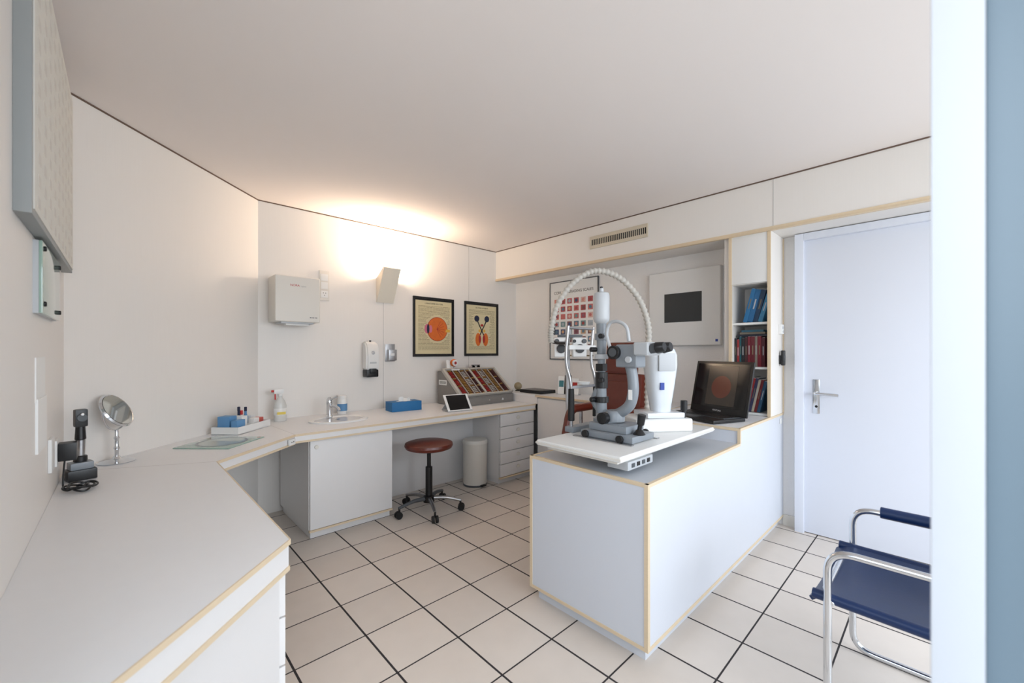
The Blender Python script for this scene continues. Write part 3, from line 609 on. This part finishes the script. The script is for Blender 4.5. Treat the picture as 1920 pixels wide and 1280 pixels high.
tube('hose_tail',[(2.22,1.94,1.37),(2.33,1.97,1.36),(2.46,2.0,1.36),(2.56,2.06,1.35)],.012,m_black,hs)
pc=grp('examination_chair',(2.72,1.82,0))
lathe('pedestal',[(0,0),(.20,0),(.20,.02),(.06,.05),(.05,.35),(.12,.38),(0,.38)],m_dgrey,pc)
box('seat',-.26,.18,-.20,.20,.38,.50,m_brown,pc,.04,seg=4)
cbox('back',(.21,0,.79),(.09,.40,.66),m_brown,pc,.035,Matrix.Rotation(R(6),3,'Y'),4); cbox('back_panel',(.155,0,.78),(.03,.28,.56),m_brown,pc,.012,Matrix.Rotation(R(6),3,'Y'),3)
cbox('headrest',(.24,0,1.24),(.08,.27,.26),m_brown,pc,.03,Matrix.Rotation(R(6),3,'Y'),4); cyl('head_post',(.235,0,1.06),(.24,0,1.14),.012,m_chrome,pc)
for s in (-1,1):
    tube('armrest_%d'%(s+1),bend([(.19,s*.235,.84),(-.14,s*.235,.84),(-.2,s*.235,.62)],.08),.034,m_brown,pc,14,smooth=False)
    cyl('arm_post_%d'%(s+1),(0,s*.235,.44),(0,s*.235,.82),.014,m_chrome,pc); cyl('arm_link_%d'%(s+1),(0,s*.19,.44),(0,s*.24,.44),.014,m_chrome,pc)
hx=Vector((-.36,-.93,0)).normalized()
lp=grp('laptop_computer',(3.03,1.115,.8405))
ry=math.degrees(math.atan2(hx.y,hx.x)); lp.rotation_euler=(0,0,R(ry))
box('base',-.23,.23,-.28,.0,0,.022,m_black,lp,.006); box('keys',-.21,.21,-.17,-.02,.022,.0245,m_dgrey,lp)
for i in range(5): box('keyrow_%d'%i,-.20,.20,-.165+i*.028,-.143+i*.028,.0245,.027,m_black,lp,.001)
box('touchpad',-.05,.05,-.26,-.19,.022,.023,m_dgrey,lp)
rt=Matrix.Rotation(R(-12),4,'X'); mw=Matrix.Translation((0,.002,.02))@rt
box('lid',-.235,.235,0,.014,0,.375,m_black,lp,.006,mw); box('screen',-.215,.215,-.0015,0,.045,.355,m_screen,lp,0,mw)
box('reflected_sheet',-.11,.13,-.0025,-.0015,.06,.34,m_scrrefl,lp,0,mw); lathe('reflected_disc',[(.08,0),(.08,.0008)],m_scrrefl2,lp,mw@Vector((0.01,-.0025,.19)),mw.to_3x3()@Matrix.Rotation(R(90),3,'X'))  # reflection of the eye poster painted onto the dark screen
text('badge','VENTURA',(0,-.0016,.015),.016,m_lgrey,lp,align='CENTER').matrix_local=mw@Matrix.Translation((0,-.0016,.018))@Matrix.Rotation(R(90),4,'X')
# ---------------- blue chair ----------------
bc=grp('tubular_armchair',(2.03,0,0))
for s in (-1,1):
    x=s*.275
    tube('side_frame_%d'%(s+1),bend([(0,-.30,.0135),(x,-.30,.0135),(x,.28,.0135),(x,.28,.62),(x,-.28,.62),(x,-.32,.84)],.075,8),.0125,m_chrome,bc,14,smooth=False)
    tube('seat_rail_%d'%(s+1),bend([(s*.245,.30,.44),(s*.245,-.24,.42),(s*.245,-.31,.84)],.07),.0125,m_chrome,bc,12,smooth=False)
    cyl('spacer_%d'%(s+1),(s*.24,.27,.44),(s*.28,.27,.44),.009,m_chrome,bc); cyl('spacer_back_%d'%(s+1),(s*.24,-.30,.72),(s*.29,-.30,.72),.009,m_chrome,bc)
cyl('arm_pad_1',(.275,.19,.624),(.275,-.24,.624),.023,m_blue,bc); cyl('arm_pad_0',(-.275,-.02,.624),(-.275,-.24,.624),.023,m_blue,bc)
def sling(name,f,nu,nv,th,mat,parent):
    bm=bmesh.new(); g=[[bm.verts.new(f(i/nu,j/nv)) for j in range(nv+1)] for i in range(nu+1)]
    for i in range(nu):
        for j in range(nv): bm.faces.new((g[i][j],g[i+1][j],g[i+1][j+1],g[i][j+1]))
    bmesh.ops.recalc_face_normals(bm,faces=bm.faces); bmesh.ops.solidify(bm,geom=bm.faces[:],thickness=th)
    return mk(name,bm,mat,parent,True)
sling('seat',lambda u,v:Vector((-.262+.524*u,.335-.56*v,.462-.035*math.sin(math.pi*u)*(.4+.6*math.sin(math.pi*min(1,v+.15)))-.012*v-(.03*(1-v/.06) if v<.06 else 0))),16,20,.014,m_blue,bc)
sling('backrest',lambda u,v:Vector((-.262+.524*u,-.265-.055*v-.03*math.sin(math.pi*u),.56+.28*v)),16,8,.012,m_blue,bc)
cyl('seat_hem_l',(-.262,.325,.45),(-.262,-.22,.44),.017,m_blue,bc); cyl('seat_hem_r',(.262,.325,.45),(.262,-.22,.44),.017,m_blue,bc)
cyl('front_bar',(-.245,.30,.437),(.245,.30,.437),.011,m_chrome,bc)
# ---------------- lights ----------------
w=bpy.data.worlds.new('world'); scene.world=w; w.use_nodes=True
nt=w.node_tree; bg=nt.nodes['Background']; bg.inputs[1].default_value=1.2
tc=nt.nodes.new('ShaderNodeTexCoord'); sx=nt.nodes.new('ShaderNodeSeparateXYZ'); nt.links.new(tc.outputs['Generated'],sx.inputs[0])
cr=nt.nodes.new('ShaderNodeValToRGB'); cr.color_ramp.elements[0].position=.0; cr.color_ramp.elements[0].color=(.75,.75,.74,1); cr.color_ramp.elements[1].position=.15; cr.color_ramp.elements[1].color=(1.5,1.70,1.95,1)
nt.links.new(sx.outputs[2],cr.inputs[0]); nt.links.new(cr.outputs[0],bg.inputs[0])
def area(name,loc,rot,sx,sy,e,col):
    l=bpy.data.lights.new(name,'AREA'); l.shape='RECTANGLE'; l.size=sx;l.size_y=sy;l.energy=e;l.color=col
    o=bpy.data.objects.new(name,l);o.location=loc;o.rotation_euler=rot;scene.collection.objects.link(o);return o
area('window_daylight',(1.7,YB-.45,1.70),(R(74),0,0),3.4,1.7,104,(.86,.93,1.0))  # fill light behind the camera, added as daylight through the assumed window
area('side_window_daylight',(XA-.42,-.42,1.9),(R(68),0,R(-90)),2.0,1.3,17,(.92,.96,1.0))  # fill light added along with the unseen side window
l=bpy.data.lights.new('sconce_bulb_light','POINT'); l.energy=54; l.color=(1,.77,.57); l.shadow_soft_size=.05
o=bpy.data.objects.new('sconce_bulb_light',l); o.location=(1.833,YC-.10,2.045); scene.collection.objects.link(o)
# ---------------- camera ----------------
cam=bpy.data.cameras.new('camera'); co=bpy.data.objects.new('camera',cam); scene.collection.objects.link(co)
cam.lens=14.44; cam.sensor_width=36; cam.shift_y=.0094; cam.clip_start=.02
co.location=(0,0,1.3); co.rotation_euler=(R(90),0,R(-43.4))
cam.dof.use_dof=True; cam.dof.focus_distance=2.8; cam.dof.aperture_fstop=2.8
scene.camera=co
scene.view_settings.view_transform='Standard'
